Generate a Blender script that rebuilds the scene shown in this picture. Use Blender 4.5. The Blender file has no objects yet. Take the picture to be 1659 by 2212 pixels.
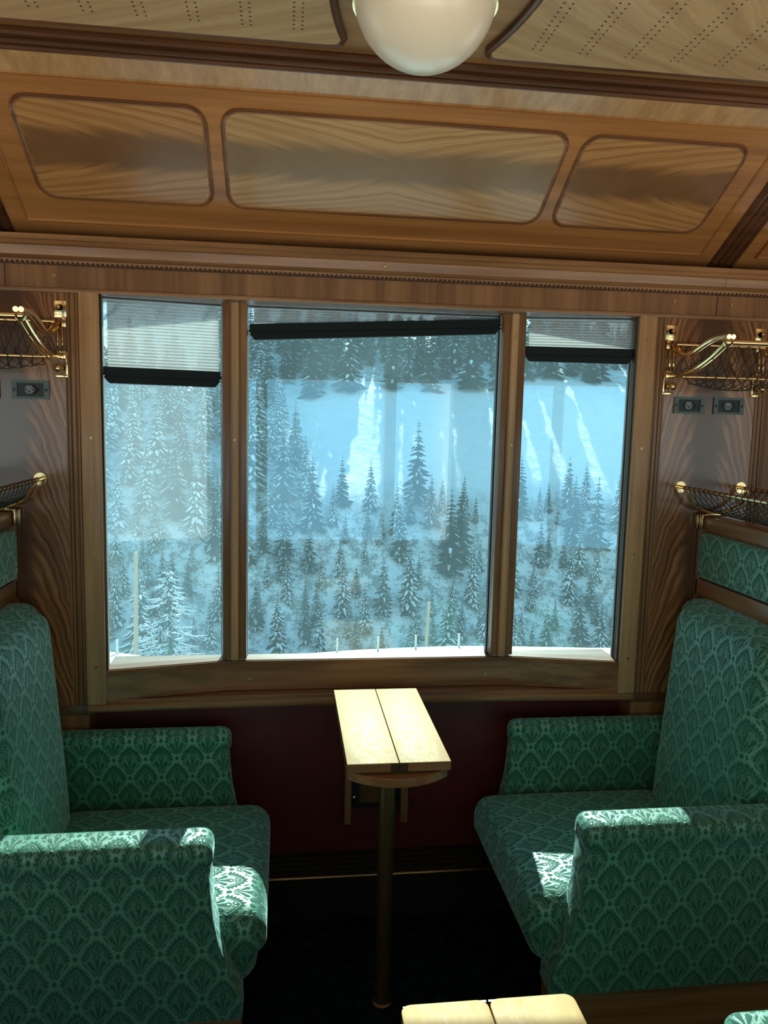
import bpy, bmesh, math, random
from mathutils import Vector, Matrix, Quaternion
R = math.radians
scene = bpy.context.scene
col = scene.collection

# ------------------------------------------------------------------ camera
PITCH, YAW, ROLL, FPX = R(6.95), R(7.35), R(1.35), 1690.0
fw = Vector((math.sin(YAW) * math.cos(PITCH), math.cos(YAW) * math.cos(PITCH), -math.sin(PITCH)))
rt = fw.cross(Vector((0, 0, 1))).normalized()
up = rt.cross(fw)
rt, up = math.cos(ROLL) * rt + math.sin(ROLL) * up, -math.sin(ROLL) * rt + math.cos(ROLL) * up
cd = bpy.data.cameras.new('camera')
cam = bpy.data.objects.new('camera', cd)
col.objects.link(cam)
M3 = Matrix((rt, up, -fw)).transposed()
cam.matrix_world = Matrix.Translation((-0.262, -2.2, 1.5)) @ M3.to_4x4()
cd.sensor_fit = 'VERTICAL'
cd.sensor_height = 24.0
cd.lens = FPX / 2212.0 * 24.0
cd.clip_start, cd.clip_end = 0.02, 2000
scene.camera = cam

# ------------------------------------------------------------------ light
scene.view_settings.view_transform = 'Standard'
scene.view_settings.look = 'None'
scene.view_settings.gamma = 1.0
scene.view_settings.exposure = 0.0
SUN_STRENGTH = 14.5
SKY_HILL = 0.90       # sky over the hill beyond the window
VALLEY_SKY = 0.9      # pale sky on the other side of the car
VALLEY_BAND = 2.3    # glowing eye-level band, brightened for the pane reflections
VALLEY_FILL = 6.6     # warm glow added below the other windows to light the ceiling
GLASS_TINT = (0.70, 0.86, 0.90)
GLASS_REFLECT = 0.085

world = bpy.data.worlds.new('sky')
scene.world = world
world.use_nodes = True
wn, wl = world.node_tree.nodes, world.node_tree.links
wn.clear()

def sun_lamp():
    d = bpy.data.lights.new('sun', 'SUN')
    d.energy = SUN_STRENGTH
    d.angle = R(0.6)
    d.color = (1.0, 0.90, 0.76)
    o = bpy.data.objects.new('sun', d)
    col.objects.link(o)
    v = Vector((-0.145, -1.0, -0.738))
    o.rotation_euler = v.to_track_quat('-Z', 'Y').to_euler()
sun_lamp()

# ------------------------------------------------------------------ node expressions
class NT:
    """Builds math node graphs from plain expressions."""
    def __init__(s, tree):
        s.t, s.n, s.l = tree, tree.nodes, tree.links
    def new(s, kind):
        return s.n.new(kind)
    def put(s, sock, v):
        if isinstance(v, E): s.l.new(v.o, sock)
        elif isinstance(v, (int, float)): sock.default_value = v
        elif isinstance(v, (tuple, list)):
            sock.default_value = tuple(v) + ((1.0,) if len(v) == 3 and len(sock.default_value) == 4 else ())
        else: s.l.new(v, sock)
    def m(s, op, a, b=None, c=None):
        n = s.new('ShaderNodeMath'); n.operation = op
        for i, v in enumerate((a, b, c)):
            if v is not None: s.put(n.inputs[i], v)
        return E(s, n.outputs[0])
    def coords(s, kind='Object'):
        n = s.new('ShaderNodeTexCoord')
        return n.outputs[kind]
    def sep(s, vec):
        n = s.new('ShaderNodeSeparateXYZ'); s.l.new(vec, n.inputs[0])
        return [E(s, o) for o in n.outputs]
    def comb(s, x, y, z):
        n = s.new('ShaderNodeCombineXYZ')
        for i, v in enumerate((x, y, z)): s.put(n.inputs[i], v)
        return n.outputs[0]
    def noise(s, vec, scale=5, detail=3, rough=0.5, dist=0.0):
        n = s.new('ShaderNodeTexNoise')
        s.l.new(vec, n.inputs['Vector'])
        n.inputs['Scale'].default_value = scale; n.inputs['Detail'].default_value = detail
        n.inputs['Roughness'].default_value = rough; n.inputs['Distortion'].default_value = dist
        return E(s, n.outputs[0])
    def step(s, v, lo, hi, a=0.0, b=1.0):
        n = s.new('ShaderNodeMapRange'); n.interpolation_type = 'SMOOTHSTEP'
        s.put(n.inputs[0], v); s.put(n.inputs[1], lo); s.put(n.inputs[2], hi)
        s.put(n.inputs[3], a); s.put(n.inputs[4], b)
        return E(s, n.outputs[0])
    def mix(s, f, a, b):
        n = s.new('ShaderNodeMix'); n.data_type = 'RGBA'
        s.put(n.inputs[0], f); s.put(n.inputs[6], a); s.put(n.inputs[7], b)
        return E(s, n.outputs[2])
    def ramp(s, f, stops):
        n = s.new('ShaderNodeValToRGB'); s.put(n.inputs[0], f)
        e = n.color_ramp.elements
        while len(e) < len(stops): e.new(0.5)
        for k, (p, c) in zip(e, stops): k.position = p; k.color = tuple(c) + (1.0,)
        return E(s, n.outputs[0])
    def bump(s, h, strength=0.3, dist=0.01):
        n = s.new('ShaderNodeBump'); n.inputs['Strength'].default_value = strength
        n.inputs['Distance'].default_value = dist; s.put(n.inputs['Height'], h)
        return n.outputs[0]

class E:
    def __init__(s, nt, o): s.nt, s.o = nt, o
    def __add__(s, b): return s.nt.m('ADD', s, b)
    __radd__ = __add__
    def __sub__(s, b): return s.nt.m('SUBTRACT', s, b)
    def __rsub__(s, b): return s.nt.m('SUBTRACT', b, s)
    def __mul__(s, b): return s.nt.m('MULTIPLY', s, b)
    __rmul__ = __mul__
    def __truediv__(s, b): return s.nt.m('DIVIDE', s, b)
    def __abs__(s): return s.nt.m('ABSOLUTE', s)
    def sin(s): return s.nt.m('SINE', s)
    def cos(s): return s.nt.m('COSINE', s)
    def round(s): return s.nt.m('ROUND', s)
    def fract(s): return s.nt.m('FRACT', s)
    def pow(s, p): return s.nt.m('POWER', s, p)
    def sqrt(s): return s.nt.m('SQRT', s)
    def max(s, b): return s.nt.m('MAXIMUM', s, b)
    def min(s, b): return s.nt.m('MINIMUM', s, b)
    def gt(s, b): return s.nt.m('GREATER_THAN', s, b)
    def lt(s, b): return s.nt.m('LESS_THAN', s, b)
    def atan2(s, b): return s.nt.m('ARCTAN2', s, b)

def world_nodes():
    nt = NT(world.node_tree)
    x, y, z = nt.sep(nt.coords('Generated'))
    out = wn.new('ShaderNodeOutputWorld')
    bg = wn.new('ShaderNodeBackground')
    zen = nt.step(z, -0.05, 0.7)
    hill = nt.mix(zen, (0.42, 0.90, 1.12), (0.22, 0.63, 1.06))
    # other side: added warm glow below, blue band for reflections, pale sky above
    low = nt.mix(nt.step(z, -0.26, -0.17), [q * VALLEY_FILL for q in (1.0, 0.87, 0.68)], [q * VALLEY_BAND for q in (0.28, 0.68, 1.0)])
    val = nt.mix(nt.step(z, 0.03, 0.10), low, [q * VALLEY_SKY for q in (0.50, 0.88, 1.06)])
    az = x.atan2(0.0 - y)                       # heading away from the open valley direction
    pale_zone = nt.step(abs(az - R(1.0)), R(8.8), R(11.5)) * nt.step(z, -0.20, -0.15) * nt.step(z, 0.25, 0.15)  # pale zone added to the world so the pier reflections turn neutral
    val = nt.mix(pale_zone * 0.92, val, [q * VALLEY_BAND for q in (0.84, 1.0, 0.97)])
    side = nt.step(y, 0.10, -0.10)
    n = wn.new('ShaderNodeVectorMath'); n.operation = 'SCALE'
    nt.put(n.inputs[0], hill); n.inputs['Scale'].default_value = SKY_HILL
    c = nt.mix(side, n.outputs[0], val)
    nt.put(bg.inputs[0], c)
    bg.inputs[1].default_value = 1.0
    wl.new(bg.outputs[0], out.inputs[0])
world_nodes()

# ------------------------------------------------------------------ mesh builder
def new_mat(name):
    m = bpy.data.materials.new(name); m.use_nodes = True
    m.node_tree.nodes.clear()
    nt = NT(m.node_tree)
    nt.out = nt.new('ShaderNodeOutputMaterial')
    return m, nt

def principled(nt, base, rough=0.5, metal=0.0, spec=0.5, coat=0.0, coat_rough=0.1, normal=None, sheen=0.0, **kw):
    p = nt.new('ShaderNodeBsdfPrincipled')
    nt.put(p.inputs['Base Color'], base); nt.put(p.inputs['Roughness'], rough)
    nt.put(p.inputs['Metallic'], metal); nt.put(p.inputs['Specular IOR Level'], spec)
    nt.put(p.inputs['Coat Weight'], coat); nt.put(p.inputs['Coat Roughness'], coat_rough)
    if sheen:
        p.inputs['Sheen Weight'].default_value = sheen
        p.inputs['Sheen Roughness'].default_value = 0.35
    for k, v in kw.items(): nt.put(p.inputs[k.replace('_', ' ')], v)
    if normal is not None: nt.l.new(normal, p.inputs['Normal'])
    nt.l.new(p.outputs[0], nt.out.inputs[0])
    return p

class MB:
    def __init__(s): s.v, s.f, s.mi = [], [], []
    def add(s, vs, fs, m=0, xf=None):
        o = len(s.v)
        s.v += [tuple(xf(Vector(p))) if xf else tuple(p) for p in vs]
        s.f += [tuple(i + o for i in f) for f in fs]
        s.mi += [m] * len(fs)
        return s
    def bm(s, bm, m=0, xf=None):
        bm.verts.index_update()
        s.add([v.co[:] for v in bm.verts], [[v.index for v in f.verts] for f in bm.faces], m, xf)
        bm.free()
        return s
    def box(s, a, b, m=0, bev=0.0, seg=2, xf=None):
        a, b = [min(p, q) for p, q in zip(a, b)], [max(p, q) for p, q in zip(a, b)]
        vs = [(x, y, z) for x in (a[0], b[0]) for y in (a[1], b[1]) for z in (a[2], b[2])]
        fs = [(0, 1, 3, 2), (4, 6, 7, 5), (0, 4, 5, 1), (2, 3, 7, 6), (0, 2, 6, 4), (1, 5, 7, 3)]
        if not bev: return s.add(vs, fs, m, xf)
        bm = bmesh.new(); bv = [bm.verts.new(v) for v in vs]
        for f in fs: bm.faces.new([bv[i] for i in f])
        bmesh.ops.bevel(bm, geom=list(bm.edges), offset=bev, segments=seg, affect='EDGES', profile=0.5)
        return s.bm(bm, m, xf)
    def prism(s, poly, axis, a, b, m=0, bev=0.0, seg=3, xf=None, cap_bev=True):
        """poly in the two other axes, in cyclic order xyz, extruded from a to b on axis"""
        def P(u, w, t):
            return {'x': (t, u, w), 'y': (u, t, w), 'z': (u, w, t)}[axis]
        n = len(poly)
        bm = bmesh.new()
        A = [bm.verts.new(P(u, w, a)) for u, w in poly]; B = [bm.verts.new(P(u, w, b)) for u, w in poly]
        fa = bm.faces.new(A[::-1]); fb = bm.faces.new(B)
        for i in range(n): bm.faces.new((A[i], A[(i + 1) % n], B[(i + 1) % n], B[i]))
        bmesh.ops.recalc_face_normals(bm, faces=list(bm.faces))
        if bev:
            es = [e for f in (fa, fb) for e in f.edges]
            bmesh.ops.bevel(bm, geom=es, offset=bev, segments=seg, affect='EDGES', profile=0.5)
        return s.bm(bm, m, xf)
    def rbox(s, c, size, r, n=6, m=0, shape=None):
        """soft box: rounded edges, optional shape(p, unit) deformation"""
        h = [x / 2 for x in size]
        idx, vs, fs = {}, [], []
        def vid(p):
            k = tuple(round(q, 5) for q in p)
            if k not in idx:
                idx[k] = len(vs)
                q = Vector([p[i] * h[i] for i in range(3)])
                inn = Vector([max(-h[i] + r, min(h[i] - r, q[i])) for i in range(3)])
                d = q - inn
                if d.length > 1e-9: q = inn + d.normalized() * r
                if shape: q = shape(q, Vector(p))
                vs.append(tuple(q + Vector(c)))
            return idx[k]
        # ticks concentrate near the edges so the rounding is smooth
        def ticks(i):
            e = min(0.9, r / h[i])
            inner = [(-1 + e) + (2 - 2 * e) * k / n for k in range(n + 1)]
            lo = [-1 + e * (1 - math.cos(k / 3 * math.pi / 2) if False else k / 3) for k in range(3)]
            return lo + inner + [-q for q in lo[::-1]]
        T = [ticks(i) for i in range(3)]
        for ax in range(3):
            u, w = (ax + 1) % 3, (ax + 2) % 3
            for sgn in (-1, 1):
                for i in range(len(T[u]) - 1):
                    for j in range(len(T[w]) - 1):
                        q = []
                        for di, dj in ((0, 0), (1, 0), (1, 1), (0, 1)):
                            p = [0, 0, 0]; p[ax] = sgn; p[u] = T[u][i + di]; p[w] = T[w][j + dj]
                            q.append(vid(p))
                        fs.append(tuple(q if sgn > 0 else q[::-1]))
        return s.add(vs, fs, m)
    def tube(s, path, r, n=8, m=0, closed=False, caps=True, flat=None):
        """round (or flattened) bar along a path; r may be a list"""
        P = [Vector(p) for p in path]; k = len(P)
        rr = r if isinstance(r, (list, tuple)) else [r] * k
        vs, fs = [], []
        T = []
        for i in range(k):
            a = P[i - 1] if (i > 0 or closed) else P[i]
            b = P[(i + 1) % k] if (i < k - 1 or closed) else P[i]
            T.append((b - a).normalized())
        ref = Vector((0, 0, 1)) if abs(T[0].z) < 0.9 else Vector((1, 0, 0))
        u = (ref - T[0] * ref.dot(T[0])).normalized()
        for i in range(k):
            u = (u - T[i] * u.dot(T[i])).normalized(); w = T[i].cross(u)
            for j in range(n):
                a = 2 * math.pi * j / n
                vs.append(tuple(P[i] + (u * math.cos(a) + w * math.sin(a) * (flat or 1.0)) * rr[i]))
        for i in range(k if closed else k - 1):
            for j in range(n):
                a, b = i * n + j, i * n + (j + 1) % n
                c, d = ((i + 1) % k) * n + (j + 1) % n, ((i + 1) % k) * n + j
                fs.append((a, b, c, d))
        if caps and not closed:
            fs.append(tuple(range(n))[::-1]); fs.append(tuple(range((k - 1) * n, k * n)))
        return s.add(vs, fs, m)
    def lathe(s, prof, c, axis='z', n=24, m=0):
        """prof: (radius, height) pairs"""
        vs, fs = [], []
        for r, h in prof:
            for j in range(n):
                a = 2 * math.pi * j / n
                p = (max(r, 1e-5) * math.cos(a), max(r, 1e-5) * math.sin(a), h)
                p = {'z': p, 'y': (p[0], -p[2], p[1]), 'x': (p[2], p[0], p[1])}[axis]
                vs.append((p[0] + c[0], p[1] + c[1], p[2] + c[2]))
        k = len(prof)
        for i in range(k - 1):
            for j in range(n):
                fs.append((i * n + j, i * n + (j + 1) % n, (i + 1) * n + (j + 1) % n, (i + 1) * n + j))
        fs.append(tuple(range(n))[::-1]); fs.append(tuple(range((k - 1) * n, k * n)))
        return s.add(vs, fs, m)
    def ball(s, c, r, m=0, n=12, k=7, sq=1.0):
        return s.lathe([(r * math.sin(math.pi * i / k), -r * sq * math.cos(math.pi * i / k)) for i in range(k + 1)], c, 'z', n, m)
    def obj(s, name, mats, parent=None, angle=35, uv=None, loc=None, flat=False):
        me = bpy.data.meshes.new(name)
        me.from_pydata(s.v, [], s.f)
        mats = mats if isinstance(mats, (list, tuple)) else [mats]
        for m in mats: me.materials.append(m)
        if len(mats) > 1: me.polygons.foreach_set('material_index', s.mi)
        me.update()
        bm = bmesh.new(); bm.from_mesh(me)
        bmesh.ops.recalc_face_normals(bm, faces=list(bm.faces))
        bm.to_mesh(me); bm.free()
        if not flat:
            me.polygons.foreach_set('use_smooth', [True] * len(me.polygons))
            me.set_sharp_from_angle(angle=R(angle))
        if uv: box_uv(me, uv)
        o = bpy.data.objects.new(name, me)
        col.objects.link(o)
        if parent is not None:
            o.parent = parent
            o.matrix_parent_inverse = Matrix.Translation(-Vector(parent.location)) if tuple(parent.location) != (0, 0, 0) else Matrix()
        return o

def box_uv(me, mode):
    lay = me.uv_layers.new(name='uv')
    for p in me.polygons:
        n = p.normal; ax = max(range(3), key=lambda i: abs(n[i]))
        for li in p.loop_indices:
            c = me.vertices[me.loops[li].vertex_index].co
            if ax == 0: q = (c.y, c.z)
            elif ax == 1: q = (c.x, c.z)
            else: q = (c.y, c.x) if mode == 'seat' else (c.x, c.y)
            lay.data[li].uv = q

def empty(name, loc=(0, 0, 0)):
    o = bpy.data.objects.new(name, None); o.location = loc
    o.empty_display_size = 0.1
    col.objects.link(o)
    return o
def tag(o, label, cat, group=None):
    o['label'] = label; o['category'] = cat
    if group: o['group'] = group
    return o
def struct(o):
    o['kind'] = 'structure'
    return o
def lerp(a, b, t): return a + (b - a) * t
def spline(pts, k=6):
    """Catmull-Rom through points"""
    P = [Vector(p) for p in pts]; out = []
    for i in range(len(P) - 1):
        p0, p1, p2, p3 = P[max(i - 1, 0)], P[i], P[i + 1], P[min(i + 2, len(P) - 1)]
        for j in range(k):
            t = j / k
            out.append(0.5 * ((2 * p1) + (p2 - p0) * t + (2 * p0 - 5 * p1 + 4 * p2 - p3) * t * t + (3 * p1 - p0 - 3 * p2 + p3) * t ** 3))
    out.append(P[-1])
    return out
def round_rect(a, b, c, d, r, k=5):
    """2D rounded rectangle from (a,b) to (c,d)"""
    out = []
    for cx, cy, s in ((c - r, d - r, 0), (a + r, d - r, 90), (a + r, b + r, 180), (c - r, b + r, 270)):
        for i in range(k + 1):
            t = R(s + 90 * i / k); out.append((cx + r * math.cos(t), cy + r * math.sin(t)))
    return out

# ------------------------------------------------------------------ materials
def mat_plain(name, c, rough=0.5, metal=0.0, spec=0.5, coat=0.0):
    m, nt = new_mat(name); principled(nt, c, rough, metal, spec, coat)
    return m

def mat_wood(name, axis, light, dark, scale=1.0, rough=0.34, coat=0.14, spec=0.35):
    """straight-grained lacquered wood, grain running along the axis"""
    m, nt = new_mat(name)
    x, y, z = nt.sep(nt.coords('Object'))
    k = {'x': (1.2, 26, 26), 'y': (26, 1.2, 26), 'z': (26, 26, 1.2)}[axis]
    v = nt.comb(x * (k[0] * scale), y * (k[1] * scale), z * (k[2] * scale))
    g = nt.noise(v, 1.0, 4, 0.6, 0.3)
    v2 = nt.comb(x * (k[0] * 4 * scale), y * (k[1] * 5 * scale), z * (k[2] * 5 * scale))
    p = nt.noise(v2, 1.0, 2, 0.5)
    f = nt.step(g * 0.75 + p * 0.25, 0.30, 0.72)
    c = nt.mix(f, dark, light)
    principled(nt, c, rough, 0, spec, coat, 0.12, nt.bump(p, 0.06, 0.002))
    return m

def mat_flame(name, light, dark, mode, cx=0.0, cz=0.0, k=20.0, freq=60.0, rough=0.25, mid=None, con=(0.22, 0.78)):
    """book-matched crotch veneer. mode 'wall': mirrored about x = +-cx, feathers rising;
       mode 'cove': mirrored about x = cx and about the slope's middle height"""
    m, nt = new_mat(name)
    x, y, z = nt.sep(nt.coords('Object'))
    co = nt.coords('Object')
    warp = nt.noise(nt.comb(x * 3.0, y * 3.0, z * 3.0), 1.0, 3, 0.6) - 0.5
    fine = nt.noise(nt.comb(x * 14.0, y * 14.0, z * 14.0), 1.0, 3, 0.65) - 0.5
    if mode == 'wall':
        u = abs(abs(x) - cx) + warp * 0.02
        w = z
    elif mode == 'cove':
        w = abs(x - cx)
        u = abs(z - cz) * 1.9 + warp * 0.03
    else:                                  # ceiling boards: along x about the centre line y = cz
        w = abs(x)
        u = abs(y - cz) * 0.55 + warp * 0.04
    ph = (w + u * u * (k if mode == 'wall' else -k) + warp * 0.16 + fine * 0.045) * freq
    s1 = ph.sin() * 0.5 + 0.5
    s2 = nt.noise(nt.comb(ph * 0.33, u * 7.0, 0.0), 1.0, 4, 0.65)
    s3 = nt.noise(nt.comb(ph * 1.3, u * 16.0, 2.0), 1.0, 3, 0.6)
    f = nt.step(s1 * 0.10 + s2 * 0.55 + s3 * 0.35, con[0], con[1])
    edge = nt.noise(nt.comb(ph * 0.25, 0.0, 1.0), 1.0, 3, 0.6) - 0.5
    mids = nt.step(u + edge * 0.09, 0.030, 0.070)     # cloudy dark heart along the axis
    base = nt.mix(f, dark, light)
    heart = nt.mix(nt.noise(co, 9.0, 3, 0.6), mid or dark, light)
    c = nt.mix(mids, nt.mix(0.22, mid or dark, heart), base)
    principled(nt, c, rough, 0, 0.45, 0.30, 0.12)
    return m

def damask(nt, u, v):
    """velvet lozenge pattern: returns the raised dark motif mask"""
    s, t = u + v, u - v
    s, t = s - s.round(), t - t.round()
    a, b = (s + t) * 0.5, (s - t) * 0.5           # inside one lozenge: |a|+|b| <= 0.5
    ax, ab = abs(a), abs(b)
    rho = ((ax * 2.0).pow(1.3) + (ab * 2.0).pow(1.3)).pow(0.769)
    ang = a.atan2(b + 0.12)                       # 0 pointing up
    tooth = abs((ang * 4.2).fract() - 0.5) * 2.0
    # fringed crest over the upper half, a thin line inside it
    crest = nt.step(rho, 0.52, 0.56) * nt.step(rho + tooth * 0.18, 0.83, 0.78) * nt.step(b + ax * 0.15, -0.03, 0.0)
    line = nt.step(rho, 0.41, 0.43) * nt.step(rho, 0.49, 0.47) * nt.step(b, -0.03, 0.0)
    # tulip leaves fanning from the foot
    by = b + 0.34
    r1 = (a * a * 0.9 + by * by).sqrt()
    ph1 = a.atan2(by)
    lobe = (ph1 * 10.0).cos()
    pet = nt.step(lobe, -0.45, 0.0) * nt.step(r1, 0.03, 0.05) * nt.step(r1 - lobe * 0.03, 0.30, 0.28) * nt.step(abs(ph1), 1.36, 1.26) * nt.step(rho, 0.73, 0.69) * nt.step(b, 0.02, -0.02)
    stem = nt.step(ax, 0.018, 0.010) * nt.step(b, -0.40, -0.38) * nt.step(b, -0.28, -0.30)
    # blossom in the middle
    r2 = (a * a * 1.6 + (b - 0.095) * (b - 0.095)).sqrt()
    ph2 = a.atan2(b - 0.095)
    flo = nt.step(r2 - (ph2 * 5.0).cos() * 0.055, 0.085, 0.065) * nt.step(r2, 0.022, 0.035)
    side = ax - 0.055
    flo = flo.max(nt.step((side * side * 5.0 + b * b * 1.2).sqrt(), 0.055, 0.040))
    # buds on the crossings of the ribbons and little hooks along the lower edges
    ex = 0.5 - ax
    bud = nt.step((ex * ex + (b + 0.01) * (b + 0.01)).sqrt(), 0.066, 0.048)
    bt = 0.5 - ab
    bud = bud.max(nt.step((a * a + bt * bt).sqrt(), 0.066, 0.048))
    e = 0.5 - abs(s).max(abs(t))
    hook = nt.step(e, 0.035, 0.045) * nt.step(e, 0.095, 0.075) * nt.step(abs((ax * 5.0 + 0.1).fract() - 0.5), 0.26, 0.18) * nt.step(b, -0.03, -0.06)
    return crest.max(line).max(pet).max(stem).max(flo).max(bud).max(hook), nt.step(rho, 0.72, 0.88)

def mat_velvet(name, ground, motif, scale=(0.085, 0.108), rough=0.33):
    m, nt = new_mat(name)
    uvn = nt.new('ShaderNodeUVMap')
    u, v, _ = nt.sep(uvn.outputs[0])
    co = nt.coords('Object')
    wob = nt.noise(co, 90.0, 2, 0.5) - 0.5
    d, rib = damask(nt, u / scale[0] + wob * 0.035, v / scale[1] + wob * 0.035)
    worn = nt.noise(co, 4.0, 3, 0.6)
    pile = nt.noise(co, 700.0, 2, 0.5)
    g = nt.mix(rib, [q * 0.78 for q in ground], [min(1, q * 1.22) for q in ground])
    c = nt.mix(d, nt.mix(worn * 0.3, g, [q * 0.7 for q in ground]), motif)
    rg = nt.step(d, 0.0, 1.0, nt.step(rib, 0.0, 1.0, rough + 0.08, rough - 0.05), 0.70)
    h = d * 0.6 + pile * 0.25
    p = principled(nt, c, rg, 0, nt.step(d, 0.0, 1.0, nt.step(rib, 0.0, 1.0, 0.7, 1.0), 0.2), 0, 0.1, nt.bump(h, 0.55, 0.004), sheen=1.0)
    p.inputs['Sheen Tint'].default_value = (0.62, 0.92, 0.86, 1)
    nt.put(p.inputs['Sheen Weight'], nt.step(d, 0.0, 1.0, 1.0, 0.6))
    return m

# palette
W_LT, W_DK = (0.36, 0.185, 0.078), (0.175, 0.080, 0.031)
wood_stile = mat_wood('light mahogany stile', 'z', (0.60, 0.36, 0.18), (0.38, 0.21, 0.095), 1.0, 0.45, 0.15)
wood_x = mat_wood('mahogany along', 'x', W_LT, W_DK)
wood_z = mat_wood('mahogany upright', 'z', W_LT, W_DK)
wood_y = mat_wood('mahogany across', 'y', W_LT, W_DK)
wood_ribbon = mat_wood('ribbon mahogany', 'z', (0.33, 0.165, 0.070), (0.16, 0.072, 0.028), 0.6)
wood_cove = mat_wood('mahogany cove frame', 'x', (0.41, 0.20, 0.068), (0.25, 0.11, 0.035), 0.8, 0.28)
wood_strip = mat_wood('pale ribbon veneer', 'y', (0.50, 0.32, 0.155), (0.33, 0.185, 0.08), 1.1, 0.3)
wood_ceil = mat_wood('pale mahogany ceiling', 'x', (0.44, 0.27, 0.13), (0.28, 0.155, 0.065), 0.7, 0.28)
wood_dark = mat_wood('dark moulding', 'x', (0.13, 0.055, 0.024), (0.05, 0.02, 0.009))
wood_bead = mat_wood('brown moulding', 'x', (0.20, 0.09, 0.038), (0.09, 0.038, 0.015))
wood_darkz = mat_wood('dark upright moulding', 'z', (0.17, 0.075, 0.032), (0.07, 0.028, 0.012))
flame_wall = mat_flame('flame veneer wall', (0.46, 0.225, 0.092), (0.085, 0.025, 0.010), 'wall', 0.985, 0, 15.0, 105.0, 0.20, (0.075, 0.036, 0.022), (0.34, 0.66))
flame_mid = mat_flame('flame veneer cove middle', (0.50, 0.33, 0.155), (0.27, 0.145, 0.058), 'cove', 0.0, 2.104, 26.0, 62.0, 0.27, (0.17, 0.115, 0.062), (0.3, 0.7))
flame_sideL = mat_flame('flame veneer cove side', (0.46, 0.26, 0.10), (0.23, 0.105, 0.036), 'cove', -0.40, 2.104, 26.0, 58.0, 0.27, (0.13, 0.065, 0.030), (0.3, 0.7))
flame_sideR = mat_flame('flame veneer cove side b', (0.46, 0.26, 0.10), (0.23, 0.105, 0.036), 'cove', 0.40, 2.104, 26.0, 58.0, 0.27, (0.13, 0.065, 0.030), (0.3, 0.7))
flame_ceil = mat_flame('flame veneer ceiling', (0.54, 0.39, 0.21), (0.40, 0.26, 0.13), 'ceil', 0.0, -0.91, 10.0, 50.0, 0.26, (0.30, 0.22, 0.125), (0.3, 0.7))
brass = None
def mk_brass():
    m, nt = new_mat('brass')
    co = nt.coords('Object')
    n = nt.noise(co, 60.0, 3, 0.6)
    principled(nt, nt.mix(n, (0.86, 0.66, 0.36), (0.78, 0.56, 0.27)), nt.step(n, 0.3, 0.8, 0.14, 0.26), 1.0)
    return m
brass = mk_brass()
brass_old = mat_plain('tarnished brass', (0.40, 0.29, 0.14), 0.32, 1.0)
black = mat_plain('black recess', (0.006, 0.006, 0.006), 0.7)
rubber = mat_plain('dark rubber gasket', (0.010, 0.016, 0.016), 0.45)

def mk_red():
    m, nt = new_mat('burgundy linoleum')
    co = nt.coords('Object')
    n = nt.noise(co, 7.0, 4, 0.6)
    sc = nt.noise(co, 55.0, 2, 0.5)
    c = nt.mix(nt.step(n, 0.35, 0.7), (0.095, 0.010, 0.009), (0.135, 0.016, 0.013))
    principled(nt, nt.mix(nt.step(sc, 0.68, 0.78) * 0.25, c, (0.14, 0.06, 0.06)), 0.5)
    return m
red = mk_red()
def mk_carpet():
    m, nt = new_mat('dark carpet')
    co = nt.coords('Object')
    a = nt.noise(co, 28.0, 2, 0.5); b = nt.noise(co, 420.0, 2, 0.6)
    c = nt.mix(nt.step(a, 0.52, 0.62), (0.004, 0.007, 0.008), (0.012, 0.022, 0.024))
    principled(nt, nt.mix(b * 0.5, c, (0.003, 0.005, 0.006)), 0.95, 0, 0.05, 0, 0.1, nt.bump(b, 0.4, 0.004))
    return m
carpet = mk_carpet()

# ------------------------------------------------------------------ room shell
CAR_X, CAR_Y = 3.1, -2.5
struct(MB().box((-CAR_X, CAR_Y - .1, -.06), (CAR_X, 0.2, 0)).obj('floor', carpet))

def wall_window_side():
    """window side: red dado in the middle bay, veneered piers, open window bays left and right"""
    w = MB()
    w.box((-0.80, 0.07, 0.0), (0.80, 0.10, 0.66))                      # dado
    struct(w.obj('wall_dado', red))
    for s, nm in ((-1, 'wall_left_pier'), (1, 'wall_right_pier')):
        p = MB()
        p.box((s * 0.842, 0.0, 0.676), (s * 1.128, 0.12, 1.806), 0)
        # reeded upright mouldings on both edges of the veneer
        for x0 in (0.802, 1.128):
            p.box((s * x0, 0.004, 0.676), (s * (x0 + .042), 0.12, 1.806), 1)
            for k, (o, r) in enumerate(((.007, .0055), (.0185, .0070), (.031, .0048), (.039, .0035))):
                p.tube([(s * (x0 + o), 0.003, 0.676), (s * (x0 + o), 0.003, 1.806)], r, 10, 1)
        p.box((s * 0.80, 0.0, 0.0), (s * 1.17, 0.12, 0.648), 2)          # pier foot
        p.box((s * 0.795, -0.004, 0.648), (s * 1.17, 0.12, 0.676), 3, 0.002)
        struct(p.obj(nm, [flame_wall, wood_z, wood_ribbon, wood_darkz]))
    for s, nm in ((-1, 'wall_far_left'), (1, 'wall_far_right')):       # neighbouring bays with their own windows
        p = MB()
        p.box((s * 1.17, 0.0, 0.0), (s * CAR_X, 0.12, 0.70))
        p.box((s * 1.17, 0.0, 0.70), (s * 1.26, 0.12, 1.806))
        p.box((s * 2.76, 0.0, 0.70), (s * CAR_X, 0.12, 1.806))
        for q in (1.565, 2.365): p.box((s * q, 0.05, 0.70), (s * (q + .07), 0.115, 1.806))
        struct(p.obj(nm, wood_z))
        e = MB().box((s * CAR_X, CAR_Y, 0), (s * (CAR_X + .05), 0.12, 2.3))
        struct(e.obj('wall_end_left' if s < 0 else 'wall_end_right', wood_z))
wall_window_side()

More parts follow.
